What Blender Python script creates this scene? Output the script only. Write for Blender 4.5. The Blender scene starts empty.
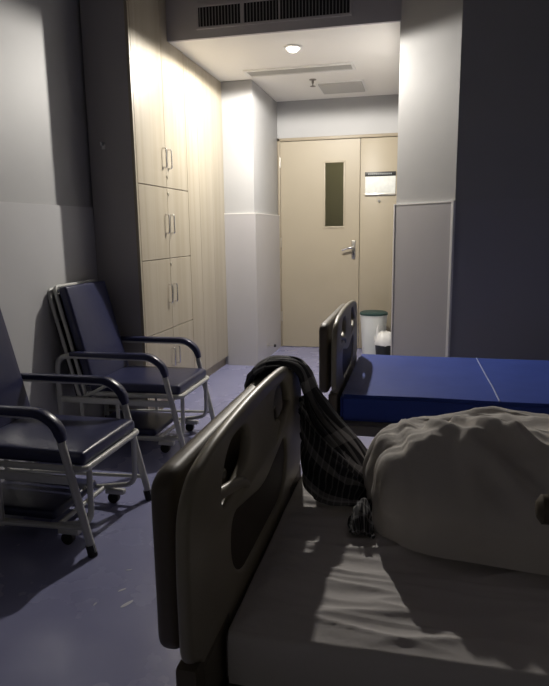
import bpy, bmesh, math, random
from mathutils import Vector, Matrix, noise
random.seed(7)
C = bpy.context.scene
COL = C.collection
# ------------------------------------------------------------------ camera
CAM_H = 1.22
F_PX, YAW, PITCH, ROLL = 605.3, 0.2316, 0.1830, 0.0141
def camera():
    cy, sy, cp, sp = math.cos(YAW), math.sin(YAW), math.cos(PITCH), math.sin(PITCH)
    f = Vector((-sy*cp, cy*cp, -sp)); r = Vector((cy, sy, 0)); d = f.cross(r)
    cr, sr = math.cos(ROLL), math.sin(ROLL)
    r2 = cr*r + sr*d; d2 = -sr*r + cr*d
    cam = bpy.data.cameras.new('camera'); o = bpy.data.objects.new('camera', cam); COL.objects.link(o)
    cam.sensor_fit = 'HORIZONTAL'; cam.sensor_width = 36; cam.lens = F_PX/549*36
    cam.clip_start = 0.02
    m = Matrix.Identity(4)
    for i in range(3):
        m[i][0] = r2[i]; m[i][1] = -d2[i]; m[i][2] = -f[i]
    m[0][3], m[1][3], m[2][3] = 0, 0, CAM_H
    o.matrix_world = m
    C.camera = o
camera()
# ------------------------------------------------------------------ world, light, exposure
w = bpy.data.worlds.new('night_sky'); C.world = w; w.use_nodes = True
w.node_tree.nodes['Background'].inputs[0].default_value = (0.30, 0.32, 0.38, 1)
w.node_tree.nodes['Background'].inputs[1].default_value = 0.02
LAMP_W = 165
FILL_W = 0.65
def light(name, kind, loc, power, color, rot=None, **k):
    l = bpy.data.lights.new(name, kind); l.energy = power; l.color = color
    for a, b in k.items(): setattr(l, a, b)
    o = bpy.data.objects.new(name, l); COL.objects.link(o); o.location = loc
    if rot: o.rotation_euler = rot
    return o
# added fill light, set just inside the made-up window behind the camera
light('added_fill_light', 'AREA', (-0.2, -1.66, 1.55), FILL_W, (1.0, 0.97, 0.92), (math.radians(90), 0, 0), shape='RECTANGLE', size=1.9, size_y=1.3)
C.view_settings.view_transform = 'Standard'; C.view_settings.look = 'None'
C.view_settings.exposure = 0.0; C.view_settings.gamma = 1; C.view_settings.use_curve_mapping = False
C.cycles.use_denoising = True
C.cycles.max_bounces = 10; C.cycles.diffuse_bounces = 6
# ------------------------------------------------------------------ materials
def mat(name, col, rough=0.6, metal=0.0, spec=0.5, noise_amt=0.0, nscale=8.0, bump=0.0, bscale=60.0, coat=0.0):
    m = bpy.data.materials.new(name); m.use_nodes = True
    nt = m.node_tree; b = nt.nodes['Principled BSDF']
    b.inputs['Base Color'].default_value = (*col, 1); b.inputs['Roughness'].default_value = rough
    b.inputs['Metallic'].default_value = metal; b.inputs['Specular IOR Level'].default_value = spec
    b.inputs['Coat Weight'].default_value = coat
    tc = nt.nodes.new('ShaderNodeTexCoord')
    if noise_amt:
        n = nt.nodes.new('ShaderNodeTexNoise'); n.inputs['Scale'].default_value = nscale; n.inputs['Detail'].default_value = 4
        nt.links.new(tc.outputs['Object'], n.inputs['Vector'])
        r = nt.nodes.new('ShaderNodeValToRGB')
        r.color_ramp.elements[0].position = .3; r.color_ramp.elements[1].position = .7
        r.color_ramp.elements[0].color = (*[c*(1-noise_amt) for c in col], 1)
        r.color_ramp.elements[1].color = (*[min(1, c*(1+noise_amt)) for c in col], 1)
        nt.links.new(n.outputs['Fac'], r.inputs['Fac']); nt.links.new(r.outputs['Color'], b.inputs['Base Color'])
    if bump:
        n = nt.nodes.new('ShaderNodeTexNoise'); n.inputs['Scale'].default_value = bscale; n.inputs['Detail'].default_value = 3
        nt.links.new(tc.outputs['Object'], n.inputs['Vector'])
        bp = nt.nodes.new('ShaderNodeBump'); bp.inputs['Strength'].default_value = bump; bp.inputs['Distance'].default_value = .01
        nt.links.new(n.outputs['Fac'], bp.inputs['Height']); nt.links.new(bp.outputs['Normal'], b.inputs['Normal'])
    return m
def wood_mat(name, a, b_, rough=.45):
    m = mat(name, a, rough); nt = m.node_tree; b = nt.nodes['Principled BSDF']
    tc = nt.nodes.new('ShaderNodeTexCoord'); mp = nt.nodes.new('ShaderNodeMapping')
    mp.inputs['Scale'].default_value = (9, 9, .35)
    nt.links.new(tc.outputs['Object'], mp.inputs['Vector'])
    n = nt.nodes.new('ShaderNodeTexNoise'); n.inputs['Scale'].default_value = 1.5; n.inputs['Detail'].default_value = 5; n.inputs['Distortion'].default_value = .3
    nt.links.new(mp.outputs['Vector'], n.inputs['Vector'])
    r = nt.nodes.new('ShaderNodeValToRGB'); r.color_ramp.elements[0].position = .35; r.color_ramp.elements[1].position = .65
    r.color_ramp.elements[0].color = (*a, 1); r.color_ramp.elements[1].color = (*b_, 1)
    nt.links.new(n.outputs['Fac'], r.inputs['Fac']); nt.links.new(r.outputs['Color'], b.inputs['Base Color'])
    return m
def emit(name, col, s):
    m = bpy.data.materials.new(name); m.use_nodes = True; b = m.node_tree.nodes['Principled BSDF']
    b.inputs['Base Color'].default_value = (*col, 1)
    b.inputs['Emission Color'].default_value = (*col, 1); b.inputs['Emission Strength'].default_value = s
    return m
def glass_mat(name, tint, gl=.12, rough=.05):
    m = bpy.data.materials.new(name); m.use_nodes = True; nt = m.node_tree; nt.nodes.clear()
    o = nt.nodes.new('ShaderNodeOutputMaterial'); t = nt.nodes.new('ShaderNodeBsdfTransparent'); g = nt.nodes.new('ShaderNodeBsdfGlossy')
    t.inputs[0].default_value = (*tint, 1); g.inputs['Roughness'].default_value = rough
    x = nt.nodes.new('ShaderNodeMixShader'); x.inputs[0].default_value = gl
    nt.links.new(t.outputs[0], x.inputs[1]); nt.links.new(g.outputs[0], x.inputs[2]); nt.links.new(x.outputs[0], o.inputs[0])
    return m
def stripe_mat(name, f1, f2, f3):
    # dark woven cloth with pale stripes, laid out on the cloth's own UVs
    m = mat(name, (.02, .02, .028), .85); nt = m.node_tree; b = nt.nodes['Principled BSDF']
    uv = nt.nodes.new('ShaderNodeUVMap'); sx = nt.nodes.new('ShaderNodeSeparateXYZ'); nt.links.new(uv.outputs[0], sx.inputs[0])
    def stripes(sock, freq, lo):
        a = nt.nodes.new('ShaderNodeMath'); a.operation = 'MULTIPLY'; a.inputs[1].default_value = freq; nt.links.new(sock, a.inputs[0])
        f = nt.nodes.new('ShaderNodeMath'); f.operation = 'FRACT'; nt.links.new(a.outputs[0], f.inputs[0])
        g = nt.nodes.new('ShaderNodeMath'); g.operation = 'GREATER_THAN'; g.inputs[1].default_value = lo; nt.links.new(f.outputs[0], g.inputs[0])
        return g.outputs[0]
    s1 = stripes(sx.outputs['X'], f1, .72); s2 = stripes(sx.outputs['Y'], f2, .78); s3 = stripes(sx.outputs['X'], f3, .88)
    def add(a, b2, k):
        q = nt.nodes.new('ShaderNodeMath'); q.operation = 'MULTIPLY_ADD'; q.inputs[1].default_value = k
        nt.links.new(b2, q.inputs[0]); nt.links.new(a, q.inputs[2]); return q.outputs[0]
    z = nt.nodes.new('ShaderNodeValue'); z.outputs[0].default_value = 0
    t = add(add(add(z.outputs[0], s1, .28), s2, .26), s3, .42)
    r = nt.nodes.new('ShaderNodeValToRGB'); r.color_ramp.elements[0].color = (.024, .024, .030, 1); r.color_ramp.elements[1].color = (.50, .49, .50, 1)
    nt.links.new(t, r.inputs['Fac']); nt.links.new(r.outputs['Color'], b.inputs['Base Color'])
    return m
M = {}
M['wall'] = mat('white wall paint', (.385, .385, .39), .55, noise_amt=.03, nscale=3, bump=.12, bscale=6)
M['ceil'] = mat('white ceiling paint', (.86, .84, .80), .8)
M['soffit'] = mat('soffit paint', (.50, .48, .49), .8)
M['wains'] = mat('pale wainscot panel', (.44, .43, .445), .32, noise_amt=.03, nscale=2)
M['wainsl'] = mat('pale left wainscot panel', (.50, .50, .51), .4, noise_amt=.03, nscale=2)
M['trimw'] = mat('white trim', (.80, .79, .77), .4)
M['darkwall'] = mat('headwall paint', (.40, .395, .41), .6)
M['backwall'] = mat('grey wall covering', (.24, .235, .24), .8)
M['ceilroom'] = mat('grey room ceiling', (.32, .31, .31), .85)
M['wood'] = wood_mat('cream wood laminate', (.325, .285, .215), (.38, .34, .27), .38)
M['woodside'] = mat('cabinet side laminate', (.36, .34, .34), .5)
M['seam'] = mat('dark cabinet seam', (.10, .08, .06), .7)
M['kick'] = wood_mat('plinth laminate', (.27, .23, .165), (.32, .28, .21), .5)
M['door'] = mat('tan door', (.385, .335, .25), .45, noise_amt=.02, nscale=2)
M['frame'] = mat('tan door frame', (.31, .265, .195), .45)
M['steel'] = mat('brushed steel', (.62, .60, .56), .28, metal=1)
M['chrome'] = mat('chrome', (.8, .8, .8), .12, metal=1)
M['glass'] = glass_mat('vision glass', (.75, .78, .70), .12)
M['abs'] = mat('beige moulded plastic', (.35, .315, .24), .38, noise_amt=.03, nscale=4)
M['absdark'] = mat('brown moulded plastic', (.13, .107, .08), .45)
M['inset'] = mat('dark brown laminate inset', (.07, .052, .038), .55)
M['bedmetal'] = mat('grey brown painted steel', (.20, .18, .16), .45)
M['blue'] = mat('blue vinyl', (.042, .078, .36), .6, spec=.2, noise_amt=.08, nscale=5, bump=.12, bscale=9)
M['piping'] = mat('pale blue seam', (.30, .36, .60), .5)
M['sheet'] = mat('pale bed sheet', (.76, .72, .71), .85, bump=.25, bscale=18)
M['duvet'] = mat('off white duvet cover', (.74, .70, .66), .88, bump=.2, bscale=22)
M['cloth'] = stripe_mat('dark striped cloth', 10, 4, 3.3)
M['cloth2'] = stripe_mat('dark striped cloth crosswise', 4, 15, 2.1)
M['vinyl'] = mat('navy vinyl', (.028, .031, .076), .30, spec=.38, bump=.06, bscale=30)
M['vinylblk'] = mat('black vinyl', (.018, .018, .024), .4)
M['tube'] = mat('grey painted tube', (.52, .52, .50), .35)
M['rubber'] = mat('black rubber', (.012, .012, .013), .6)
M['bracket'] = mat('white painted bracket', (.62, .62, .61), .4)
M['binw'] = mat('white bin plastic', (.70, .72, .70), .4)
M['bing'] = mat('dark green plastic', (.022, .055, .050), .5)
M['bag'] = mat('white plastic bag', (.78, .78, .76), .35)
M['paper'] = mat('white card', (.74, .76, .73), .5, noise_amt=.07, nscale=30)
M['black'] = mat('black plastic', (.016, .018, .018), .4)
M['ventdark'] = mat('dark duct', (.012, .012, .013), .8)
M['slat'] = mat('grey grille slat', (.30, .29, .28), .5)
M['lamp'] = emit('lit lamp lens', (1, .95, .84), 12)
M['panel'] = mat('ceiling panel', (.48, .47, .45), .6)
M['mute'] = mat('grey print', (.30, .32, .32), .6)
M['scuff'] = mat('white paint drop', (.62, .62, .68), .3)
def floor_mat():
    m = mat('lavender blue vinyl floor', (.20, .21, .36), .26); nt = m.node_tree; b = nt.nodes['Principled BSDF']
    tc = nt.nodes.new('ShaderNodeTexCoord')
    n = nt.nodes.new('ShaderNodeTexNoise'); n.inputs['Scale'].default_value = 5; n.inputs['Detail'].default_value = 6
    nt.links.new(tc.outputs['Object'], n.inputs['Vector'])
    r = nt.nodes.new('ShaderNodeValToRGB'); r.color_ramp.elements[0].position = .3; r.color_ramp.elements[1].position = .72
    r.color_ramp.elements[0].color = (.24, .245, .405, 1); r.color_ramp.elements[1].color = (.265, .275, .44, 1)
    nt.links.new(n.outputs['Fac'], r.inputs['Fac']); nt.links.new(r.outputs['Color'], b.inputs['Base Color'])
    n2 = nt.nodes.new('ShaderNodeTexNoise'); n2.inputs['Scale'].default_value = 3; n2.inputs['Detail'].default_value = 5
    nt.links.new(tc.outputs['Object'], n2.inputs['Vector'])
    mr = nt.nodes.new('ShaderNodeMapRange'); mr.inputs['To Min'].default_value = .22; mr.inputs['To Max'].default_value = .32
    nt.links.new(n2.outputs['Fac'], mr.inputs['Value']); nt.links.new(mr.outputs[0], b.inputs['Roughness'])
    return m
M['floor'] = floor_mat()
# ------------------------------------------------------------------ mesh helpers
def link(name, me, m, parent=None, smooth=30):
    o = bpy.data.objects.new(name, me); COL.objects.link(o)
    if m: me.materials.append(m)
    if smooth is not None:
        me.polygons.foreach_set('use_smooth', [True]*len(me.polygons))
        me.set_sharp_from_angle(angle=math.radians(smooth))
    if parent: o.parent = parent
    return o
def bm_obj(name, bm, m, parent=None, smooth=30):
    me = bpy.data.meshes.new(name); bmesh.ops.recalc_face_normals(bm, faces=bm.faces); bm.to_mesh(me); bm.free()
    return link(name, me, m, parent, smooth)
def box(bm, a, b, bev=0.0, seg=2, mx=None):
    r = bmesh.ops.create_cube(bm, size=1); vs = r['verts']
    for v in vs:
        v.co = Vector([(a[i]+b[i])/2 + v.co[i]*(b[i]-a[i]) for i in range(3)])
    if bev:
        es = list({e for v in vs for e in v.link_edges})
        q = bmesh.ops.bevel(bm, geom=es, offset=bev, segments=seg, profile=.5, affect='EDGES')
        vs = list({v for v in q['verts']} | {v for v in vs if v.is_valid})
    if mx: bmesh.ops.transform(bm, matrix=mx, verts=[v for v in vs if v.is_valid])
    return bm
def boxo(name, a, b, m, parent=None, bev=0.0, seg=2, mx=None, smooth=30):
    bm = bmesh.new(); box(bm, a, b, bev, seg, mx); return bm_obj(name, bm, m, parent, smooth)
def fillet(pts, r, n=6):
    pts = [Vector(p) for p in pts]; out = [pts[0]]
    for i in range(1, len(pts)-1):
        a, p, b = pts[i-1], pts[i], pts[i+1]
        u = (a-p); v = (b-p); k = min(r, u.length*.49, v.length*.49); u.normalize(); v.normalize()
        s, e = p+u*k, p+v*k
        for j in range(n+1):
            t = j/n; out.append((1-t)**2*s + 2*t*(1-t)*p + t*t*e)
    out.append(pts[-1]); return out
def tube(bm, pts, r, seg=10, cap=True, radii=None):
    pts = [Vector(p) for p in pts]; rings = []; N = None
    for i, p in enumerate(pts):
        t = (pts[min(i+1, len(pts)-1)] - pts[max(i-1, 0)]).normalized()
        if N is None:
            N = t.orthogonal().normalized()
        else:
            N = (N - t*N.dot(t)).normalized()
        B = t.cross(N); rr = radii[i] if radii else r
        rings.append([bm.verts.new(p + rr*(math.cos(k*2*math.pi/seg)*N + math.sin(k*2*math.pi/seg)*B)) for k in range(seg)])
    for a, b in zip(rings, rings[1:]):
        for k in range(seg): bm.faces.new((a[k], a[(k+1) % seg], b[(k+1) % seg], b[k]))
    if cap:
        bm.faces.new(rings[0][::-1]); bm.faces.new(rings[-1])
    return bm
def tubeo(name, pts, r, m, parent=None, seg=10, fil=None):
    bm = bmesh.new(); tube(bm, fillet(pts, fil) if fil else pts, r, seg); return bm_obj(name, bm, m, parent, 50)
def lathe(bm, prof, seg=32, loc=(0, 0, 0)):
    rings = []
    for r, z in prof:
        rings.append([bm.verts.new((loc[0]+r*math.cos(k*2*math.pi/seg), loc[1]+r*math.sin(k*2*math.pi/seg), loc[2]+z)) for k in range(seg)])
    for a, b in zip(rings, rings[1:]):
        for k in range(seg): bm.faces.new((a[k], a[(k+1) % seg], b[(k+1) % seg], b[k]))
    bm.faces.new(rings[0][::-1]); bm.faces.new(rings[-1])
    return bm
def plate_yz(outlines, x0, x1, bevel):
    """extruded plate with rounded rim; outlines are closed loops of (y, z), the first outer, the rest holes"""
    cu = bpy.data.curves.new('outline', 'CURVE'); cu.dimensions = '2D'; cu.fill_mode = 'BOTH'
    for pts in outlines:
        s = cu.splines.new('POLY'); s.points.add(len(pts)-1); s.use_cyclic_u = True
        for p, q in zip(s.points, pts): p.co = (q[0], q[1], 0, 1)
    cu.extrude = max((x1-x0)/2 - bevel, 0.0001); cu.bevel_depth = bevel; cu.bevel_resolution = 3
    cu.offset = -bevel
    o = bpy.data.objects.new('outline', cu); COL.objects.link(o)
    dg = bpy.context.evaluated_depsgraph_get(); dg.update()
    me = bpy.data.meshes.new_from_object(o.evaluated_get(dg))
    bpy.data.objects.remove(o); bpy.data.curves.remove(cu)
    xm = (x0+x1)/2
    for v in me.vertices:
        y, z, x = v.co; v.co = (xm + x, y, z)
    bm = bmesh.new(); bm.from_mesh(me); bmesh.ops.remove_doubles(bm, verts=bm.verts, dist=1e-5)
    bpy.data.meshes.remove(me); me = bpy.data.meshes.new('plate')
    bmesh.ops.recalc_face_normals(bm, faces=bm.faces); bm.to_mesh(me); bm.free(); me.materials.clear()
    return me
def roundloop(pts, r, n=6):
    pts = [Vector((*p, 0)) for p in pts]; out = []; N = len(pts)
    for i in range(N):
        a, p, b = pts[i-1], pts[i], pts[(i+1) % N]; rr = r[i] if isinstance(r, (list, tuple)) else r
        u, v = a-p, b-p; k = min(rr, u.length*.49, v.length*.49); u.normalize(); v.normalize()
        s, e = p+u*k, p+v*k
        for j in range(n+1):
            t = j/n; q = (1-t)**2*s + 2*t*(1-t)*p + t*t*e; out.append((q.x, q.y))
    return out
def struct(name, a, b, m, bev=0):
    o = boxo(name, a, b, m, None, bev); o['kind'] = 'structure'; return o
def tag(o, label, cat, group=None, kind=None):
    o['label'] = label; o['category'] = cat
    if group: o['group'] = group
    if kind: o['kind'] = kind
    return o
def thing(name, label, cat, loc=(0, 0, 0), group=None):
    o = bpy.data.objects.new(name, None); COL.objects.link(o); o.location = loc; o.empty_display_size = .1
    return tag(o, label, cat, group)
def copy_tree(o, parent=None):
    c = o.copy(); COL.objects.link(c)
    if parent: c.parent = parent
    for ch in list(o.children): copy_tree(ch, c)
    return c
def sm(a, b, x):
    t = max(0, min(1, (x-a)/(b-a))); return t*t*(3-2*t)
def nz(x, y, z=0): return noise.noise(Vector((x, y, z)))
# ------------------------------------------------------------------ room shell
XL, YB, YH, XR = -2.00, -1.80, 3.775, 1.95      # left wall, back wall, headwall side, right wall
ZC, ZH, YS, YD = 2.85, 2.488, 4.113, 6.23       # room ceiling, hall ceiling, soffit face, door wall
XP, YP = -1.41, 5.275                           # pier side face, pier front face
struct('floor', (XL-.1, YB-.1, -.1), (XR+.1, 8.2, 0), M['floor'])
struct('wall_left', (XL-.1, YB, 0), (XL, YP, ZC), M['wall'])
struct('wall_right', (XR, YB, 0), (XR+.1, YH, ZC), M['backwall'])
# unseen back wall; its window is made up to go with the fill light
bm = bmesh.new()
for a, b in (((XL-.1, YB-.1, 0), (XR+.1, YB, .85)), ((XL-.1, YB-.1, 2.25), (XR+.1, YB, ZC)), ((XL-.1, YB-.1, .85), (-1.2, YB, 2.25)), ((.8, YB-.1, .85), (XR+.1, YB, 2.25))): box(bm, a, b)
o = bm_obj('wall_back', bm, M['backwall'], None, None); o['kind'] = 'structure'
o = bpy.data.objects.new('added_window', None); COL.objects.link(o); o['kind'] = 'structure'
bm = bmesh.new()
for a, b in (((-1.2, YB-.07, .85), (.8, YB-.02, .9)), ((-1.2, YB-.07, 2.2), (.8, YB-.02, 2.25)), ((-1.2, YB-.07, .9), (-1.15, YB-.02, 2.2)), ((.75, YB-.07, .9), (.8, YB-.02, 2.2)), ((-.225, YB-.07, .9), (-.175, YB-.02, 2.2))): box(bm, a, b)
bm_obj('added_window_frame', bm, M['trimw'], o, None)
boxo('pane', (-1.15, YB-.05, .9), (.75, YB-.044, 2.2), M['glass'], o, smooth=None)
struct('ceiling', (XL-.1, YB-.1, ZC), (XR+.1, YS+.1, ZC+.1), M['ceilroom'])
# hall ceiling and the soffit that closes its front edge
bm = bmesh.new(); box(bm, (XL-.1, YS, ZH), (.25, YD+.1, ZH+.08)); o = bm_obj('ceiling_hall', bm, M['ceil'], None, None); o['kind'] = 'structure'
struct('trim_1', (-1.70, YS-.004, ZH-.002), (-.12, YS+.02, ZC), M['soffit'])
# pier between the cabinet and the door
bm = bmesh.new(); box(bm, (XL-.1, YP, 0), (XP, YD+.1, ZH), .006, 2); o = bm_obj('wall_pier', bm, M['wall']); o['kind'] = 'structure'
# wall with the door opening
DX0, DX1, DZ = XP, -.17, 2.135
struct('wall_far', (XP-.05, YD, DZ), (.1, YD+.1, ZH), M['wall'])
# right side block: chamfered corner towards the hall
def prism(name, loop, z0, z1, m):
    bm = bmesh.new()
    lo = [bm.verts.new((x, y, z0)) for x, y in loop]; hi = [bm.verts.new((x, y, z1)) for x, y in loop]
    n = len(loop)
    for i in range(n): bm.faces.new((lo[i], lo[(i+1) % n], hi[(i+1) % n], hi[i]))
    bm.faces.new(lo[::-1]); bm.faces.new(hi)
    return bm_obj(name, bm, m, None, None)
CF, CN = (-.142, 4.113), (.206, 3.775)
o = prism('wall_corner', [CF, CN, (XR+.1, CN[1]), (XR+.1, CN[1]+.12), (.30, CN[1]+.12), (.02, 4.2), (.02, YD+.1), (-.13, YD+.1), (-.13, CF[1])], 0, ZC, M['wall']); o['kind'] = 'structure'
# wainscot panels, 14 mm proud, with cap strips
WZ = 1.372
def wains(name, a, b, out, z1=WZ, ext0=0., ext1=0., m='wains', th=.014):
    a, b = Vector((*a, 0)), Vector((*b, 0)); t = (b-a).normalized(); n = Vector((*out, 0)).normalized()
    a = a - t*ext0; b = b + t*ext1
    o = prism(name, [tuple((a)[:2]), tuple((b)[:2]), tuple((b+n*th)[:2]), tuple((a+n*th)[:2])], 0, z1, M[m]); o['kind'] = 'structure'
    c = prism(name.replace('wainscot', 'trim'), [tuple((a)[:2]), tuple((b)[:2]), tuple((b+n*(th+.002*(m == 'wains')))[:2]), tuple((a+n*(th+.002*(m == 'wains')))[:2])], z1, z1+.008, M['trimw'] if m == 'wains' else M[m]); c['kind'] = 'structure'
    return o
wains('wainscot_left', (XL, YB), (XL, 3.52), (1, 0), m='wainsl')
wains('wainscot_pier', (-1.683, YP), (XP, YP), (0, -1), ext1=.014)
wains('wainscot_hall', (XP, YP), (XP, YD), (1, 0), ext0=.0)
tn = Vector((CN[0]-CF[0], CN[1]-CF[1])).normalized(); nn = (-abs(tn.y), -abs(tn.x))
wains('wainscot_corner', CF, CN, nn, ext0=.005, ext1=0.0)
wains('wainscot_right', (CN[0]+.004, CN[1]), (XR, CN[1]), (0, -1), m='darkwall', th=.004)
# light corner strip where the panels meet on the near corner
q = Vector(CN)
e1 = q + Vector(nn)*.017
o = prism('trim_corner', [tuple(q), tuple(q+Vector((.004, 0))), tuple(q+Vector((.004, -.016))), tuple(e1+tn*.004), tuple(e1-tn*.014), tuple(q-tn*.014)], 0, WZ+.008, M['trimw']); o['kind'] = 'structure'
f0 = Vector(CF) - tn*.006
o = prism('trim_edge', [tuple(f0), tuple(f0+Vector(nn)*.018), tuple(f0+Vector(nn)*.018+tn*.010), tuple(f0+tn*.010)], 0, WZ+.008, M['trimw']); o['kind'] = 'structure'
# corridor beyond the door, seen through the vision glass
struct('corridor_wall', (-2.2, 8.1, 0), (.6, 8.2, 2.6), M['door']); struct('corridor_ceiling', (-2.2, YD+.1, 2.6), (.6, 8.2, 2.7), M['ceil'])
struct('corridor_left', (-2.2, YD+.1, 0), (-2.1, 8.1, 2.6), M['wall']); struct('corridor_right', (.5, YD+.1, 0), (.6, 8.1, 2.6), M['wall'])
light('corridor_fill', 'POINT', (-.45, 7.3, 2.35), 20, (1, .95, .82), shadow_soft_size=.06)  # unseen light, added to brighten the corridor behind the vision glass
# ------------------------------------------------------------------ door
d = bpy.data.objects.new('door_1', None); COL.objects.link(d); d.location = (-.98, YD, 0); d['kind'] = 'structure'
def L(p): return (p[0]+.98, p[1]-YD, p[2])
def dbox(name, a, b, m, parent=d, bev=.003): return boxo(name, L(a), L(b), m, parent, bev)
bm = bmesh.new()
box(bm, L((DX0+.001, YD-.014, 0)), L((DX0+.026, YD+.09, DZ)), .003); box(bm, L((DX1-.026, YD-.014, 0)), L((DX1, YD+.09, DZ)), .003); box(bm, L((DX0+.001, YD-.014, DZ-.03)), L((DX1, YD+.09, DZ)), .003)
bm_obj('door_frame', bm, M['frame'], d)
# wide leaf with a hole for the vision panel
lx0, lx1, zt = DX0+.028, -.577, DZ-.034
wx0, wx1, wz0, wz1 = -.925, -.735, 1.255, 1.885
bm = bmesh.new()
for a, b in (((lx0, 0, .006), (wx0, 0, zt)), ((wx1, 0, .006), (lx1, 0, zt)), ((wx0, 0, .006), (wx1, 0, wz0)), ((wx0, 0, wz1), (wx1, 0, zt))):
    box(bm, L((a[0], YD+.005, a[2])), L((b[0], YD+.05, b[2])))
leaf = bm_obj('door_leaf', bm, M['door'], d, None)
bm = bmesh.new()
for a, b in (((wx0-.014, wz0-.014), (wx1+.014, wz0+.004)), ((wx0-.014, wz1-.004), (wx1+.014, wz1+.014)), ((wx0-.014, wz0), (wx0+.004, wz1)), ((wx1-.004, wz0), (wx1+.014, wz1))):
    box(bm, L((a[0], YD-.003, a[1])), L((b[0], YD+.007, b[1])), .002)
bm_obj('glazing_bead', bm, M['door'], leaf)
bm = bmesh.new(); box(bm, L((wx0, YD+.022, wz0)), L((wx1, YD+.028, wz1))); bm_obj('vision_glass', bm, M['glass'], leaf, None)
dbox('door_leaf', (-.571, YD+.005, .006), (DX1-.028, YD+.05, zt), M['door'])
# lever handle
hp = bpy.data.objects.new('door_handle', None)
bm = bmesh.new(); box(bm, L((-.652, YD-.008, .93)), L((-.612, YD+.006, 1.115)), .006, 3)
h_o = bm_obj('door_handle', bm, M['steel'], leaf)
bm = bmesh.new()
tube(bm, fillet([L((-.632, YD-.006, 1.045)), L((-.632, YD-.052, 1.045)), L((-.672, YD-.056, 1.043)), L((-.745, YD-.050, 1.020))], .02), .0105, 10)
bm_obj('lever', bm, M['chrome'], h_o, 50)
bm = bmesh.new(); tube(bm, [L((-.632, YD-.006, .985)), L((-.632, YD-.02, .985))], .011, 14); bm_obj('lock_cylinder', bm, M['chrome'], h_o)
for hz in (.28, 1.05, 1.85):
    bm = bmesh.new(); tube(bm, [L((lx0-.001, YD-.006, hz)), L((lx0-.001, YD-.006, hz+.10))], .007, 10); bm_obj('hinge', bm, M['steel'], d)
# ------------------------------------------------------------------ hall ceiling fittings
lamp = thing('ceiling_downlight', 'small round lit downlight in the white hall ceiling', 'ceiling light', (-.891, 4.469, ZH))
bm = bmesh.new(); lathe(bm, [(.052, 0), (.064, -.002), (.066, -.008), (.050, -.012), (.046, -.008)], 32); bm_obj('trim_ring', bm, M['trimw'], lamp, 40)
bm = bmesh.new(); lathe(bm, [(.004, -.034), (.024, -.031), (.038, -.022), (.045, -.009), (.045, -.002)][::-1], 28); bm_obj('lens', bm, M['lamp'], lamp, 60)
light('downlight_bulb', 'SPOT', (-.891, 4.469, ZH-.068), LAMP_W, (1, .945, .86), shadow_soft_size=.03, spot_size=math.radians(180), spot_blend=.1)
ac = thing('air_diffuser', 'long narrow slot air diffuser set flat in the hall ceiling behind the downlight', 'air vent', (-.96, 5.07, ZH))
bm = bmesh.new()
for a, b in (((-.44, -.10), (.44, -.078)), ((-.44, .078), (.44, .10)), ((-.44, -.08), (-.418, .08)), ((.418, -.08), (.44, .08))): box(bm, (a[0], a[1], -.014), (b[0], b[1], .0), .003)
bm_obj('frame', bm, M['trimw'], ac)
bm = bmesh.new()
for k in range(5): box(bm, (-.42, -.07+k*.03, -.010), (.42, -.056+k*.03, -.002))
bm_obj('blades', bm, M['panel'], ac)
boxo('backing', (-.418, -.078, -.0015), (.418, .078, -.0005), M['mute'], ac, smooth=None)
sp = thing('fire_sprinkler', 'small metal sprinkler head hanging from the hall ceiling', 'sprinkler', (-.912, 5.43, ZH))
bm = bmesh.new(); lathe(bm, [(.030, 0), (.030, -.004), (.010, -.008), (.010, -.030), (.006, -.034)], 18); bm_obj('body', bm, M['bedmetal'], sp, 40)
bm = bmesh.new(); lathe(bm, [(.004, -.034), (.006, -.052), (.024, -.054), (.024, -.057), (.004, -.058)], 18); bm_obj('deflector', bm, M['bedmetal'], sp, 40)
hp_ = thing('access_panel', 'flat square access panel in the hall ceiling nearest the door', 'ceiling panel', (-.70, 5.755, ZH))
boxo('panel_plate', (-.19, -.185, -.020), (.19, .185, -.004), M['panel'], hp_, .004); boxo('frame', (-.21, -.205, -.008), (.21, .205, 0), M['trimw'], hp_, .002)
# grille on the soffit
gv = thing('air_return_grille', 'wide dark return air grille with vertical slats on the soffit face', 'air vent', (-.955, YS-.004, 2.61))
boxo('backing', (-.50, -.003, -.055), (.50, 0, .065), M['ventdark'], gv, smooth=None)
bm = bmesh.new()
for a, b in (((-.515, -.07), (.515, -.055)), ((-.515, .065), (.515, .08)), ((-.515, -.06), (-.50, .07)), ((.50, -.06), (.515, .07)), ((-.21, -.06), (-.185, .07)), ((.045, -.06), (.055, .07))): box(bm, (a[0], -.012, a[1]), (b[0], 0, b[1]), .001, 1)
bm_obj('frame', bm, M['soffit'], gv)
bm = bmesh.new()
k = -.49
while k < .49:
    box(bm, (k, -.009, -.055), (k+.0045, -.003, .065)); k += .0215
bm_obj('slats', bm, M['slat'], gv, None)
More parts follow.
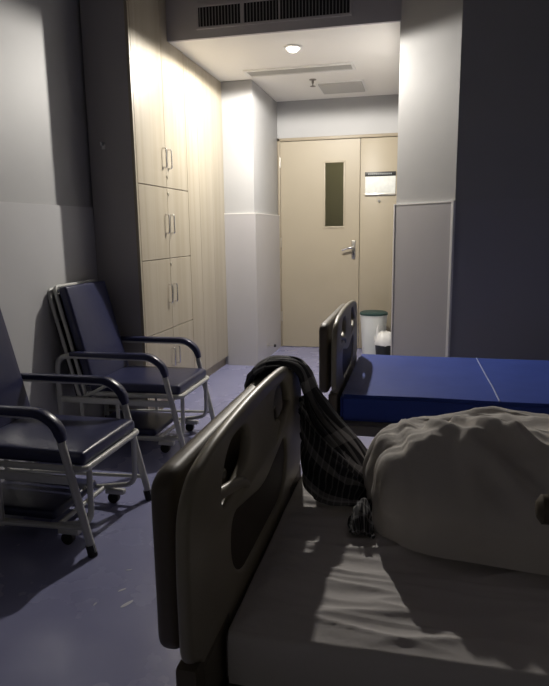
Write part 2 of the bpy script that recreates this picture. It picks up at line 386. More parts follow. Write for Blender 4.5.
# ------------------------------------------------------------------ built-in cabinets
CX, CY0, CY1, CY2 = -1.683, 3.52, 4.39, YP-.003
def cabinet(name, label, y0, y1, ztop):
    t = thing(name, label, 'cabinet', (CX, (y0+y1)/2, 0)); yc = (y0+y1)/2
    boxo('carcass', (XL-CX+.016, y0-yc, .085), (-.020, y1-yc, ztop), M['woodside'], t, .001, 1)
    boxo('plinth', (XL-CX+.016, y0-yc+.002, 0), (-.03, y1-yc-.002, .085), M['kick'], t)
    return t, yc
ca, yc = cabinet('locker_cabinet', 'tall cream wood cabinet of small locking doors at the end beside the chairs', CY0, CY1, ZC-.002)
boxo('edge_strip', (-.020, CY0-yc, .085), (.0, CY0-yc+.022, ZC-.002), M['wood'], ca, .001, 1)
boxo('inner_face', (-.0195, CY0-yc+.022, .085), (-.016, CY1-yc, ZC-.004), M['seam'], ca, smooth=None)
rows = [(.088, .551, .35), (.556, 1.040, .80), (1.045, 1.518, 1.278), (1.523, ZC-.006, 1.714)]
YSP = 3.992
for z0, z1, hz in rows:
    for y0, y1, s in ((CY0+.026, YSP-.0015, -1), (YSP+.0015, CY1-.002, 1)):
        dr = boxo('cabinet_door', (-.016, y0-yc, z0), (0, y1-yc, z1), M['wood'], ca, .0015, 1)
        hy = (YSP + (.045 if s > 0 else -.045)) - yc
        bm = bmesh.new(); tube(bm, fillet([(-.001, hy, hz-.062), (.024, hy, hz-.062), (.024, hy, hz+.062), (-.001, hy, hz+.062)], .012), .0055, 8)
        bm_obj('handle', bm, M['chrome'], dr, 50)
        if s > 0 and z0 > .1:
            lz = z1 - .035 if z1 < 2 else z0 + .07
            bm = bmesh.new(); tube(bm, [(-.001, YSP+.012-yc, lz), (.004, YSP+.012-yc, lz)], .010, 12); box(bm, (.003, YSP+.010-yc, lz-.018), (.005, YSP+.014-yc, lz+.0)); bm_obj('lock', bm, M['steel'], dr)
cb, yc = cabinet('wardrobe_cabinet', 'full height plain cream wood cabinet without handles between lockers and pier', CY1+.001, CY2, ZH-.002)
boxo('inner_face', (-.0195, CY1+.002-yc, .085), (-.016, CY2-yc, ZH-.004), M['seam'], cb, smooth=None)
for y0, y1 in ((CY1+.002, 4.64), (4.643, 4.955), (4.957, CY2)):
    boxo('panel', (-.016, y0-yc, .088), (0, y1-yc, ZH-.006), M['wood'], cb, .0006, 1)
hk = thing('wall_hook', 'small pale knob hook on the dark cabinet end above the chairs', 'hook', (-1.885, CY0-.001, 1.745))
bm = bmesh.new(); box(bm, (-.012, -.004, -.02), (.012, 0, .02), .003); bm_obj('plate', bm, M['bracket'], hk)
bm = bmesh.new(); tube(bm, fillet([(0, -.003, .004), (0, -.03, .0), (0, -.034, .02)], .01), .006, 10); bm_obj('peg', bm, M['bracket'], hk, 50)
ds = thing('door_stop', 'small metal door stop sticking out low on the pier wall', 'door stop', (XP+.014, 5.62, .125))
bm = bmesh.new(); box(bm, (0, -.02, -.02), (.004, .02, .02), .002); bm_obj('plate', bm, M['steel'], ds)
bm = bmesh.new(); tube(bm, [(.003, 0, 0), (.07, 0, 0)], .007, 10); bm_obj('rod', bm, M['steel'], ds)
bm = bmesh.new(); tube(bm, [(.066, 0, 0), (.085, 0, 0)], .014, 12); bm_obj('bumper', bm, M['rubber'], ds)
# ------------------------------------------------------------------ sign and knob on the narrow door leaf
sg = thing('notice_holder', 'white notice card in a holder with a black header on the narrow door leaf', 'sign', (-.378, YD+.005, 1.66))
boxo('card', (-.145, -.008, -.095), (.150, -.001, .080), M['paper'], sg, .002)
boxo('header', (-.148, -.012, .075), (.152, -.001, .118), M['black'], sg, .002)
boxo('lower_rail', (-.148, -.014, -.112), (.152, -.001, -.088), M['steel'], sg, .002)
bm = bmesh.new(); random.seed(3)
for k in range(12):
    x0 = -.115 + k*.0195
    box(bm, (x0, -.0128, .090), (x0+.012, -.0118, .104))
bm_obj('header_marks', bm, M['mute'], sg, None)
kn = thing('door_latch_knob', 'tiny brass coloured knob below the notice on the narrow door leaf', 'knob', (-.385, YD+.005, 1.50))
bm = bmesh.new(); tube(bm, [(0, 0, 0), (0, -.012, 0)], .007, 12); bm_obj('stem', bm, M['frame'], kn); bm = bmesh.new(); tube(bm, [(0, -.011, 0), (0, -.016, 0)], .013, 16); bm_obj('button', bm, M['steel'], kn)
# ------------------------------------------------------------------ bins by the door
b1 = thing('waste_bin', 'large round white bin with a dark green lid against the door', 'bin', (-.402, 5.98, 0))
bm = bmesh.new(); lathe(bm, [(.105, 0), (.108, .01), (.130, .385), (.134, .388), (.134, .398), (.120, .398), (.10, .02), (.02, .015)], 40); bm_obj('bin_body', bm, M['binw'], b1, 40)
bm = bmesh.new(); lathe(bm, [(.02, .399), (.137, .399), (.139, .405), (.137, .418), (.120, .428), (.06, .434), (.01, .435)], 40); bm_obj('lid', bm, M['bing'], b1, 40)
b2 = thing('waste_bin', 'small black bin lined with a white bag in front of the white bin', 'bin', (-.285, 5.72, 0))
bm = bmesh.new(); lathe(bm, [(.070, 0), (.085, .175), (.089, .177), (.089, .186), (.078, .186), (.064, .01), (.02, .008)], 32); bm_obj('bin_body', bm, M['black'], b2, 40)
bm = bmesh.new(); rg = []
for i, (rr, z) in enumerate([(.090, .150), (.095, .19), (.086, .215), (.070, .25), (.045, .27), (.012, .262)]):
    rg.append([bm.verts.new((rr*(1+.22*nz(k*.9, i*1.3))*math.cos(k*2*math.pi/28), rr*(1+.22*nz(k*.9, i*1.3, 4))*math.sin(k*2*math.pi/28), z+.02*nz(k*.7, i, 9))) for k in range(28)])
for a, b in zip(rg, rg[1:]):
    for k in range(28): bm.faces.new((a[k], a[(k+1) % 28], b[(k+1) % 28], b[k]))
bm.faces.new(rg[-1]); bm.faces.new(rg[0][::-1])
bm_obj('bin_liner', bm, M['bag'], b2, 60)
bm = bmesh.new()
tube(bm, [(-.055, -.03, .22), (-.062, -.03, .29), (-.052, -.032, .345)], .01, 8, radii=[.018, .012, .004]); bm_obj('bag_knot', bm, M['bag'], b2, 60)
# ------------------------------------------------------------------ companion chairs
def make_chair(label):
    t = thing('folding_companion_chair', label, 'chair')
    YW = .255
    for s in (-1, 1):
        y = s*YW
        fr = tubeo('arm_frame', [(-.335, y, .012), (-.335, y, .553), (.235, y, .553), (.30, y, .50), (.41, y, .015)], .0155, M['tube'], t, 12, .085)
        bm = bmesh.new()
        # padded arm: a rounded bar that follows the tube and bends down at the front
        path = fillet([(-.245, y, .563), (.235, y, .563), (.300, y, .515), (.318, y, .455)], .07, 6)
        rings = []
        for i, p in enumerate(path):
            tt = (path[min(i+1, len(path)-1)] - path[max(i-1, 0)]).normalized(); up = Vector((-tt.z, 0, tt.x)); k = 1.0 if 0 < i < len(path)-1 else .75
            rings.append([bm.verts.new(p + Vector((0, 1, 0))*(.027*k*math.copysign(abs(math.cos(a))**.7, math.cos(a))) + up*(.018*k*math.copysign(abs(math.sin(a))**.7, math.sin(a)))) for a in [j*2*math.pi/16 for j in range(16)]])
        for a, b in zip(rings, rings[1:]):
            for j in range(16): bm.faces.new((a[j], a[(j+1) % 16], b[(j+1) % 16], b[j]))
        bm.faces.new(rings[0][::-1]); bm.faces.new(rings[-1])
        bm_obj('arm_pad', bm, M['vinyl'], fr, 50)
        bm = bmesh.new(); tube(bm, [(.400, y, .045), (.410, y, .0)], .0185, 14); bm_obj('foot_cap', bm, M['rubber'], fr)
        bm = bmesh.new(); tube(bm, [(-.335, y, .05), (-.335, y, .0)], .016, 12); bm_obj('foot_cap', bm, M['rubber'], fr)
        bm = bmesh.new()
        box(bm, (-.325, y-.009, .285), (.335, y+.009, .318), .003)
        bm_obj('side_rail', bm, M['tube'], t)
        for xx in (-.20, .02):
            boxo('rail_strut', (xx-.009, y-.007, .085), (xx+.009, y+.007, .287), M['tube'], t, .002)
        tubeo('lower_rail', [(-.325, y, .085), (.385, y, .110)], .009, M['tube'], t, 8)
        tubeo('brace', [(-.20, y*.93, .31), (-.05, y*.93, .385)], .009, M['tube'], t, 8)
    # seat cushion: slightly crowned pad
    def pad(name, x0, x1, y, z0, z1, m, mx=None, crown=.010, parent=t):
        bm = bmesh.new(); n = 18
        box(bm, (x0, -y, z0), (x1, y, z1))
        bmesh.ops.bevel(bm, geom=list(bm.edges), offset=.018, segments=4, profile=.55, affect='EDGES')
        bmesh.ops.subdivide_edges(bm, edges=[e for e in bm.edges if e.calc_length() > .1], cuts=n, use_grid_fill=True)
        for v in bm.verts:
            u = (v.co.x-x0)/(x1-x0)*2-1; q = v.co.y/y; c = max(0, 1-u**4)*max(0, 1-q**4)
            if v.co.z > (z0+z1)/2: v.co.z += crown*c
        if mx: bmesh.ops.transform(bm, matrix=mx, verts=bm.verts)
        return bm_obj(name, bm, m, parent, 40)
    tilt = Matrix.Translation((.375, 0, .375)) @ Matrix.Rotation(math.radians(-3.0), 4, 'Y') @ Matrix.Translation((-.375, 0, -.375))
    pad('seat', -.165, .378, .222, .345, .398, M['vinyl'], Matrix.Rotation(0, 4, 'Y'))
    tubeo('seat_frame', [(-.17, -.232, .335), (.385, -.232, .338), (.385, .232, .338), (-.17, .232, .335)], .0125, M['tube'], t, 10, .03)
    # backrest, leaning back on two folded tube frames
    ang = math.atan2(.135, .56)
    bx = Matrix.Translation((-.145, 0, .375)) @ Matrix.Rotation(-ang, 4, 'Y')
    bk = pad('backrest', -.018, .03, .218, 0, 1, M['vinyl'], None)
    bpy.data.objects.remove(bk)
    bm = bmesh.new(); box(bm, (-.040, -.222, .0), (.012, .222, .575))
    bmesh.ops.bevel(bm, geom=list(bm.edges), offset=.015, segments=4, profile=.55, affect='EDGES')
    bmesh.ops.subdivide_edges(bm, edges=[e for e in bm.edges if e.calc_length() > .1], cuts=14, use_grid_fill=True)
    for v in bm.verts:
        u = v.co.z/.575*2-1; q = v.co.y/.222
        if v.co.x > -.02: v.co.x += .010*max(0, 1-u**4)*max(0, 1-q**4)
    bmesh.ops.transform(bm, matrix=bx, verts=bm.verts); bm_obj('backrest', bm, M['vinyl'], t, 40)
    def P(x, y, z): return bx @ Vector((x, y, z))
    tubeo('back_frame', [P(-.054, -.226, -.04), P(-.054, -.226, .585), P(-.054, .226, .585), P(-.054, .226, -.04)], .0105, M['tube'], t, 10, .03)
    bm = bmesh.new(); box(bm, (-.084, -.205, .02), (-.066, .205, .55), .006); bmesh.ops.transform(bm, matrix=bx, verts=bm.verts); bm_obj('folded_pad', bm, M['vinylblk'], t)
    bm = bmesh.new(); box(bm, (-.136, -.205, -.08), (-.102, .205, .40), .012); bmesh.ops.transform(bm, matrix=bx, verts=bm.verts); bm_obj('folded_pad', bm, M['vinylblk'], t)
    tubeo('folded_frame', [P(-.088, -.236, -.12), P(-.092, -.236, .578), P(-.092, .236, .578), P(-.088, .236, -.12)], .0105, M['tube'], t, 10, .03)
    # lower pull-out section with casters
    for s in (-1, 1):
        tubeo('front_strut', [(.380, s*.19, .335), (.375, s*.19, .10), (.20, s*.19, .072)], .0115, M['tube'], t, 10, .05)
    tubeo('base_frame', [(.22, -.19, .072), (-.24, -.19, .072), (-.24, .19, .072), (.22, .19, .072)], .0105, M['tube'], t, 10, .03)
    tubeo('cross_bar', [(.22, -.19, .072), (.22, .19, .072)], .0105, M['tube'], t, 10)
    pad('foot_rest', -.22, .20, .172, .080, .118, M['vinyl'], None, .004)
    for cx in (.265, -.21):
        for s in (-1, 1):
            br = boxo('caster_bracket', (cx-.035, s*.19-.016, .046), (cx+.055, s*.19+.016, .068), M['bracket'], t, .004)
            bm = bmesh.new(); tube(bm, [(cx, s*.19-.011, .026), (cx, s*.19+.011, .026)], .026, 18); bm_obj('caster_wheel', bm, M['rubber'], br)
    return t
ch = make_chair('navy vinyl folding chair nearer the camera, cut off by the left edge of the photo')
ch.location = (-1.593, 2.180, 0)
c2 = copy_tree(ch); c2.location = (-1.617, 3.210, 0)
c2['label'] = 'navy vinyl folding chair farther back, standing beside the cream wood cabinet'
for o in (ch, c2): o['group'] = 'folding companion chairs along the left wall'
# ------------------------------------------------------------------ hospital beds
BW = .44
def bed(label):
    t = thing('hospital_bed', label, 'bed')
    # x runs from the footboard face (0) to the headboard, y across the bed
    top = [(-.395, .47), (-.395, .580), (-.432, .600), (-.434, .745), (-.425, .83), (-.385, .872), (-.30, .893), (-.15, .903), (0, .906), (.15, .903), (.30, .893), (.385, .872), (.425, .83), (.434, .745), (.432, .600), (.395, .580), (.395, .47)]
    outer = roundloop(top, [.01, .01, .02, .05, .05, .05, .1, .1, .1, .1, .1, .05, .05, .05, .02, .01, .01], 4)
    def hole(s):
        l = [(s*-.275, .765), (s*-.270, .825), (s*-.225, .868), (s*-.125, .870), (s*-.095, .84), (s*-.115, .795)]
        if s < 0: l = l[::-1]
        return roundloop(l, .03, 5)
    INS = [(-.17, .592), (.17, .592), (.235, .655), (.225, .735), (.12, .715), (0, .69), (-.12, .715), (-.225, .735), (-.235, .655)]
    inset = roundloop(INS, [.05, .05, .05, .04, .1, .1, .1, .04, .05], 6)
    def board(name, x0, x1, face):
        b = link(name, plate_yz([outer, hole(1), hole(-1), inset], x0, x1, .009), M['abs'], t, 40)
        me = plate_yz([roundloop([(y_*1.03, (z_-.66)*1.06+.66) for y_, z_ in INS], [.05, .05, .05, .04, .1, .1, .1, .04, .05], 6)], x0+.005, x1-.007, .002)
        link('inset_panel', me, M['inset'], b, 40)
        for s in (-1, 1):       # finger grip lip along the lower side of each hand hole
            xf = x1 if face > 0 else x0
            tubeo('grip', [(xf-face*.012, s*.290, .795), (xf-face*.003, s*.245, .792), (xf-face*.001, s*.16, .772), (xf-face*.009, s*.11, .742)], .0105, M['abs'], b, 10, .05)
        return b
    board('footboard', -.022, 0, 1)
    # outer moulded plate hung on the outside of the footboard
    pl = roundloop([(-.382, .570), (.382, .570), (.382, .850), (.35, .868), (-.35, .868), (-.382, .850)], [.03, .03, .03, .03, .03, .03], 5)
    op = link('outer_panel', plate_yz([pl], -.081, -.041, .015), M['absdark'], t, 40)
    for s in (-1, 1): boxo('panel_clip', (-.048, s*.2-.03, .74), (-.024, s*.2+.03, .80), M['absdark'], op, .006)
    hb = board('headboard', 2.00, 2.022, -1)
    # posts and feet
    for x in (-.036, 2.0):
        for s in (-1, 1): boxo('board_post', (x, s*.335-.085, .37), (x+.036, s*.335+.085, .582), M['absdark'], t, .008)
        boxo('end_beam', (x-.004, -.43, .395), (x+.055, .43, .448), M['bedmetal'], t, .008)
    for s in (-1, 1): boxo('side_rail', (.02, s*.43-.02, .418), (2.0, s*.43+.02, .462), M['bedmetal'], t, .006)
    boxo('deck', (.01, -.42, .445), (1.99, .42, .466), M['bedmetal'], t, .003)
    for x in (.20, 1.80):
        boxo('leg_beam', (x-.02, -.40, .365), (x+.02, .40, .42), M['bedmetal'], t, .004)
        for s in (-1, 1):
            lg = tubeo('leg', [(x, s*.37, .39), (x, s*.37, .10)], .024, M['bedmetal'], t, 14)
            boxo('caster_fork', (x-.028, s*.37-.022, .07), (x+.028, s*.37+.022, .112), M['bracket'], lg, .004)
            bm = bmesh.new(); tube(bm, [(x+.012, s*.37-.016, .055), (x+.012, s*.37+.016, .055)], .055, 24); bm_obj('caster_wheel', bm, M['rubber'], lg)
        tubeo('cross_bar', [(x, -.37, .15), (x, .37, .15)], .014, M['bedmetal'], t, 10)
    tubeo('crank', [(-.02, .1, .41), (-.10, .1, .37), (-.10, .1, .28), (-.14, .1, .28)], .008, M['steel'], t, 8)
    # folding guard rails
    for s in (-1, 1):
        g = tubeo('guard_rail', [(.480, s*.335, .845), (1.42, s*.335, .845)], .0175, M['absdark'], t, 14)
        for e, dx in ((.477, -.012), (1.423, .012)):
            bm = bmesh.new(); tube(bm, [(e-.010, s*.335, .845), (e-.004, s*.335, .845), (e+.02, s*.335, .845), (e+.024, s*.335, .845)] if dx < 0 else [(e-.024, s*.335, .845), (e-.02, s*.335, .845), (e+.004, s*.335, .845), (e+.010, s*.335, .845)], .02, 14, radii=[.012, .02, .02, .016] if dx < 0 else [.016, .02, .02, .012]); bm_obj('rail_cap', bm, M['absdark'], g, 50)
        for k in range(4):
            tubeo('rail_post', [(.66+k*.22, s*.335, .845), (.66+k*.22+.02, s*.335, .47)], .010, M['steel'], g, 10)
        boxo('rail_base', (.6, s*.335-.012, .44), (1.42, s*.335+.012, .475), M['bedmetal'], g, .004)
    return t
NB = (-.30, 1.160); FB = (-.30, 2.775)
b_near = bed('beige framed hospital bed nearest the camera, with pale sheet and piled duvet'); b_near.location = (*NB, 0)
b_far = copy_tree(b_near); b_far.location = (*FB, 0)
b_far.scale = (1, 1, .975)
b_far['label'] = 'beige framed hospital bed farther back, carrying the bare blue mattress'
for o in (b_near, b_far): o['group'] = 'hospital beds with their feet towards the aisle'
# the far bed shows no raised guard rail on either side in view: fold it down by leaving it off
for o in list(b_far.children):
    if o.name.startswith('guard_rail'):
        for c in list(o.children): bpy.data.objects.remove(c)
        bpy.data.objects.remove(o)
for o in list(b_near.children):
    if o.name.startswith('guard_rail') and o.data.vertices[0].co.y > 0:
        for c in list(o.children): bpy.data.objects.remove(c)
        bpy.data.objects.remove(o)
# blue mattress
mt = thing('bed_mattress', 'bare blue vinyl mattress on the far bed', 'mattress', (FB[0], FB[1], .4566))
bm = bmesh.new(); box(bm, (.012, -.415, 0), (1.985, .425, .110)); bmesh.ops.bevel(bm, geom=list(bm.edges), offset=.014, segments=3, affect='EDGES')
bmesh.ops.subdivide_edges(bm, edges=[e for e in bm.edges if e.calc_length() > .2], cuts=24, use_grid_fill=True)
for v in bm.verts:
    if v.co.z > .06: v.co.z += .003*nz(v.co.x*3, v.co.y*4)
bm_obj('cover', bm, M['blue'], mt, 40)
tubeo('seam_piping', [(.622, -.405, .111), (.620, -.2, .1135), (.614, .0, .114), (.611, .2, .113), (.609, .41, .110)], .003, M['piping'], mt, 6)
# fitted sheet over the near mattress, wrinkled
def sheet():
    xs = [i*.006 for i in range(0, 108)]; x = xs[-1]
    while x < 1.96: x += .03; xs.append(min(x, 1.985))
    ys = [-.298 + i*.703/150 for i in range(151)]
    X0, X1, Y0, Y1, ZT, R_ = .012, 1.985, -.298, .405, .105, .028
    def zz(x, y):
        # long transverse pull lines, denser towards the foot end, plus soft puckers
        q = nz(x*2.2+3, y*15 + .8*nz(x*3, y*3)) ; q = (1-abs(q))**4
        q2 = nz(x*3.5, y*26+5); q2 = (1-abs(q2))**5
        k = .4+.6*sm(.9, .0, x)
        e = sm(0, .04, min(x, y-Y0, Y1-y, X1-X0-x))
        return e*(k*(.011*q + .005*q2) + .006*nz(x*4, y*5, 2) + .0035*nz(x*9, y*12, 6)) 
    bm = bmesh.new(); g = []
    for x in xs:
        col = []
        for y in ys: col.append(bm.verts.new((X0+x if x < 1.97 else X1, y, ZT - .006 + zz(x, y))))
        g.append(col)
    for a, b in zip(g, g[1:]):
        for k in range(len(ys)-1): bm.faces.new((a[k], b[k], b[k+1], a[k+1]))
    # skirt: rounded edge down the four sides
    def skirt(vs, nrm):
        prev = vs
        for dz, dn in ((-.006, .007), (-.016, .011), (-.034, .013), (-.062, .012), (-.092, .011)):
            nw = [bm.verts.new(v.co + Vector((nrm[0]*(dn+.003*nz(v.co.x*9, v.co.y*9, dz*20)), nrm[1]*(dn+.003*nz(v.co.x*9, v.co.y*9, dz*20)), dz))) for v in vs]
            for i in range(len(vs)-1): bm.faces.new((prev[i], prev[i+1], nw[i+1], nw[i]))
            prev = nw
    skirt([c[0] for c in g], (0, -1)); skirt([c[-1] for c in g], (0, 1)); skirt(g[0], (-.6, 0)); skirt(g[-1], (.5, 0))
    return bm
ms = thing('bed_mattress', 'mattress on the near bed under a wrinkled pale fitted sheet', 'mattress', (NB[0], NB[1], .468))
boxo('mattress_core', (.016, -.293, .0), (1.98, .40, .096), M['sheet'], ms, .01)
bm_obj('fitted_sheet', sheet(), M['sheet'], ms, 60)
# ------------------------------------------------------------------ piled duvet
def duvet():
    # closed heap over (x, y) in bed space; steep rounded front and left end, creased on top
    cx, cy, ax, ay, H = .82, .200, .662, .272, .226
    nu, nv = 150, 84
    bm = bmesh.new(); rings = []
    for j in range(nv+1):
        e = j/nv                      # 0 rim .. 1 crown
        ring = []
        for i in range(nu*2):
            a = i*math.pi/nu; ca_, sa = math.cos(a), math.sin(a)
            rho = (1-e)
            n_ = 3.0
            rr = (abs(ca_)**n_ + abs(sa)**n_)**(-1/n_)
            bul = 1 + .05*nz(ca_*2.2, sa*2.2, 1) + .03*nz(ca_*5, sa*5, 3)
            tuck = 1 - .07*sm(.86, 1.0, rho)
            X = ca_*rr*rho*bul*tuck; Y = sa*rr*rho*bul*tuck
            pf = 5.2 - 3.0*sm(.1, .85, -sa); z = H*(1-rho**pf)**(.58+.17*sm(.1, .85, -sa))
            ring.append((X*ax, Y*ay, z, rho, a))
        rings.append(ring)
    vs = []
    for ring in rings:
        row = []
        for X, Y, z, rho, a in ring:
            x, y = cx+X, cy+Y
            k = z/H
            # big lobes
            z2 = z*(1 + .10*nz(x*3.1, y*4.3, 2))
            # slow fall of the crown to the head end and towards the camera
            z2 *= 1 - .16*sm(.42, .85, x)
            # folds running along the heap
            f = nz(x*3.0+.5, y*11 + 1.6*nz(x*3, y*3, 5), 1); z2 += k*.010*((1-abs(f))**2 - .5)
            f2 = nz(x*8 + 2*nz(x*4, y*4), y*7, 8); z2 += k*.004*((1-abs(f2))**2-.5)
            # overlapping flap: a crease that runs from the left crown down to the right front
            yc_ = .13 - .34*(x-.38); dd = y-yc_
            z2 += k*(.020*sm(-.012, .012, dd) - .020*sm(.012, .12, dd))*sm(.36, .46, x)
            # left end: folds that fan down from the crown
            m = sm(.42, .22, x)
            f3 = nz(a*7, rho*1.2, 4); o_ = .016*m*((1-abs(f3))**3-.4)
            row.append(bm.verts.new((x - o_*.8, y + o_*.3, max(z2 + o_*.3*k, 0.0))))
        vs.append(row)
    for a, b in zip(vs, vs[1:]):
        n = len(a)
        for i in range(n): bm.faces.new((a[i], a[(i+1) % n], b[(i+1) % n], b[i]))
    bm.faces.new(vs[0][::-1])
    bmesh.ops.remove_doubles(bm, verts=bm.verts, dist=1e-4)
    bmesh.ops.recalc_face_normals(bm, faces=bm.faces); bm.normal_update()
    # raised folds (polyline, width, height)
    RID = [
      ([(.25, .02), (.286, .099), (.322, .165), (.385, .205), (.455, .222), (.551, .235), (.75, .24)], .036, .011),
      ([(.304, .42), (.272, .285), (.26, .163), (.255, -.03)], .028, .009),
      ([(.35, .20), (.40, .13), (.434, .085), (.487, .035), (.56, -.03)], .016, .020),
      ([(.40, .215), (.46, .15), (.53, .09), (.62, .05)], .018, .014),
      ([(.245, .20), (.262, .08), (.285, -.02), (.33, -.13)], .014, .011),
      ([(.285, .26), (.30, .18), (.30, .10)], .012, .010),
      ([(.345, .17), (.315, .021), (.305, -.16)], .030, .015),
      ([(.21, .24), (.24, .42)], .018, .010),
      ([(.40, .10), (.449, -.03), (.493, -.10)], .018, .015),
      ([(.30, .33), (.42, .345), (.60, .35)], .022, .010),
      ([(.36, .27), (.50, .292), (.70, .30)], .018, .009),
      ([(.225, .1), (.235, .25), (.28, .36)], .016, .008),
      ([(.51, .10), (.56, .05), (.64, .02)], .016, .016)]
    def seg(px, py, a, b):
        vx, vy = b[0]-a[0], b[1]-a[1]; t = max(0, min(1, ((px-a[0])*vx+(py-a[1])*vy)/(vx*vx+vy*vy)))
        return math.hypot(px-a[0]-t*vx, py-a[1]-t*vy)
    mv = []
    for v in bm.verts:
        x, y = v.co.x, v.co.y; x2 = x+.014*nz(x*7, y*7, 1); y2 = y+.014*nz(x*7, y*7, 7); dsp = 0
        for pl_, wd, hh in RID:
            dd = min(seg(x2, y2, a, b) for a, b in zip(pl_, pl_[1:]))
            g_ = dd/wd
            if g_ < 4: dsp += hh*(math.exp(-g_*g_) - .45*math.exp(-((g_-1.9)/.9)**2))*(.75+.5*nz(x*9, y*9, 3))
        q = nz(x*16+2*nz(x*6, y*6), y*16, v.co.z*16); dsp += .0035*((1-abs(q))**2-.5) + .022*nz(x*4.5+1, y*3.5, v.co.z*7+2) + .009*nz(x*11, y*8, v.co.z*13)
        mv.append((v, v.normal*dsp*min(1, v.co.z/.06)))
    for v, d_ in mv: v.co += d_
    return bm
dv = bm_obj('duvet', duvet(), M['duvet'], None, 80); dv.location = (NB[0], NB[1], .583)
tag(dv, 'crumpled off-white duvet heaped on the near bed', 'duvet')
# ------------------------------------------------------------------ striped clothes over the near footboard
def cloth(bm, rows, nu, nv, amp, seed, thick=.012, ring=0):
    """rows: control rows along the length, each [near point, middle point, far point]"""
    uvl = bm.loops.layers.uv.verify()
    def cat(p, t):
        n = len(p)-1; f = t*n; i = min(int(f), n-1); u = f-i
        a, b, c, d_ = p[max(i-1, 0)], p[i], p[i+1], p[min(i+2, n)]
        return .5*((2*b) + (c-a)*u + (2*a-5*b+4*c-d_)*u*u + (3*b-a-3*c+d_)*u**3)
    rows = [[Vector(p) for p in r] for r in rows]; nc = len(rows[0])
    g = []
    for i in range(nu+1):
        s = i/nu; ctl = [cat([r[k] for r in rows], s) for k in range(nc)]
        g.append([cat(ctl, j/nv) for j in range(nv+1)])
    def nrm(i, j):
        a = g[min(i+1, nu)][j]-g[max(i-1, 0)][j]; b = g[i][min(j+1, nv)]-g[i][max(j-1, 0)]
        return a.cross(b).normalized()
    top = []
    for i in range(nu+1):
        r = []
        for j in range(nv+1):
            s, t = i/nu, j/nv; n = nrm(i, j)
            f = nz(t*6.5 + 1.2*nz(s*2.2, t*2, seed), s*1.7, seed+3); f = (1-abs(f))**2.2 - .35
            f2 = nz(t*13, s*5, seed+9)
            r.append(bm.verts.new(g[i][j] + n*(amp*f + amp*.28*f2)))
        top.append(r)
    for i in range(nu):
        for j in range(nv):
            fc = bm.faces.new((top[i][j], top[i+1][j], top[i+1][j+1], top[i][j+1]))
            for lp, (a, b) in zip(fc.loops, ((i, j), (i+1, j), (i+1, j+1), (i, j+1))): lp[uvl].uv = (b/nv, a/nu)
    return bm
gt = thing('draped_clothes', 'dark striped garment slung over the footboard and piled on the near bed', 'clothing', (-.345, 1.5, .9))
def gc(rows): return [[(p[0]+.345, p[1]-1.5, p[2]-.9) for p in r] for r in rows]
band = [
 [(-.392, 1.42, .79), (-.396, 1.48, .77), (-.396, 1.54, .76), (-.392, 1.60, .78)],
 [(-.394, 1.39, .845), (-.398, 1.44, .850), (-.398, 1.51, .845), (-.394, 1.61, .825)],
 [(-.345, 1.36, .892), (-.35, 1.43, .897), (-.35, 1.51, .885), (-.345, 1.62, .848)],
 [(-.290, 1.43, .876), (-.290, 1.48, .878), (-.290, 1.54, .868), (-.294, 1.63, .832)],
 [(-.276, 1.475, .81), (-.262, 1.50, .815), (-.258, 1.56, .795), (-.272, 1.635, .760)],
 [(-.248, 1.475, .735), (-.215, 1.50, .750), (-.205, 1.56, .722), (-.225, 1.62, .680)],
 [(-.195, 1.46, .672), (-.155, 1.50, .682), (-.145, 1.55, .655), (-.160, 1.60, .628)],
 [(-.145, 1.44, .615), (-.112, 1.48, .628), (-.095, 1.52, .606), (-.105, 1.57, .594)],
 [(-.130, 1.43, .592), (-.105, 1.47, .594), (-.085, 1.51, .590), (-.085, 1.545, .588)],
]
bm = bmesh.new(); cloth(bm, gc(band), 110, 50, .014, 1)
pj = bm_obj('pant_leg', bm, M['cloth'], gt, 80)
md = pj.modifiers.new('thickness', 'SOLIDIFY'); md.thickness = .006; md.offset = -1
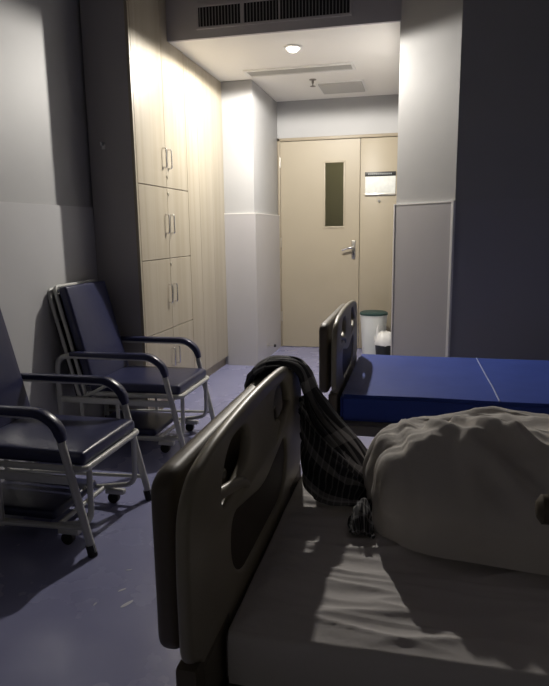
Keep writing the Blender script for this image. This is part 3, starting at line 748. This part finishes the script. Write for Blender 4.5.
pile = [
 [(-.283, 1.60, .77), (-.283, 1.54, .79), (-.283, 1.49, .775), (-.281, 1.45, .72), (-.277, 1.41, .63)],
 [(-.262, 1.61, .72), (-.250, 1.54, .75), (-.250, 1.47, .735), (-.255, 1.42, .68), (-.262, 1.375, .605)],
 [(-.225, 1.61, .68), (-.205, 1.53, .71), (-.205, 1.45, .695), (-.212, 1.385, .65), (-.222, 1.335, .592)],
 [(-.175, 1.60, .64), (-.160, 1.52, .675), (-.160, 1.43, .665), (-.165, 1.36, .635), (-.172, 1.31, .590)],
 [(-.130, 1.58, .61), (-.118, 1.51, .635), (-.118, 1.43, .63), (-.120, 1.375, .615), (-.124, 1.33, .588)],
 [(-.105, 1.56, .588), (-.095, 1.50, .592), (-.095, 1.44, .592), (-.096, 1.40, .590), (-.098, 1.36, .586)],
]
bm = bmesh.new(); cloth(bm, gc(pile), 80, 80, .020, 13)
pj = bm_obj('crumpled_part', bm, M['cloth2'], gt, 80)
md = pj.modifiers.new('thickness', 'SOLIDIFY'); md.thickness = .005; md.offset = -1
rows = [
 [(-.118, 1.315, .586), (-.105, 1.33, .60), (-.085, 1.335, .588)],
 [(-.128, 1.28, .586), (-.106, 1.285, .622), (-.082, 1.29, .592)],
 [(-.128, 1.235, .586), (-.104, 1.235, .618), (-.076, 1.235, .590)],
 [(-.118, 1.195, .586), (-.097, 1.192, .592), (-.072, 1.190, .586)],
]
bm = bmesh.new(); cloth(bm, rows, 40, 30, .008, 5)
pc = bm_obj('garment_cuff', bm, M['cloth'], None, 80)
md = pc.modifiers.new('thickness', 'SOLIDIFY'); md.thickness = .006; md.offset = -1
tag(pc, 'small end of plaid garment poking out from under the duvet', 'clothing')
# paint drops on the floor in the foreground
for k, (x, y, a, l_) in enumerate(((-.967, 1.739, .9, .03), (-.913, 1.668, 1.1, .05), (-1.018, 1.646, 1.5, .022), (-1.001, 1.861, .5, .022))):
    bm = bmesh.new(); rg = [bm.verts.new((l_*.5*math.cos(t)*(1+.3*nz(t, k)), l_*.14*math.sin(t), 0)) for t in [i*math.pi/8 for i in range(16)]]
    f = bm.faces.new(rg); bmesh.ops.extrude_face_region(bm, geom=[f])
    bm.verts.ensure_lookup_table()
    for v in bm.verts[16:]: v.co.z += .0008
    o = bm_obj('paint_fleck', bm, M['scuff'], None, None); o.location = (x, y, .0002); o.rotation_euler = (0, 0, a)
    tag(o, 'thin white paint fleck on the blue floor between near chair and near bed', 'floor mark', 'paint flecks on the floor')
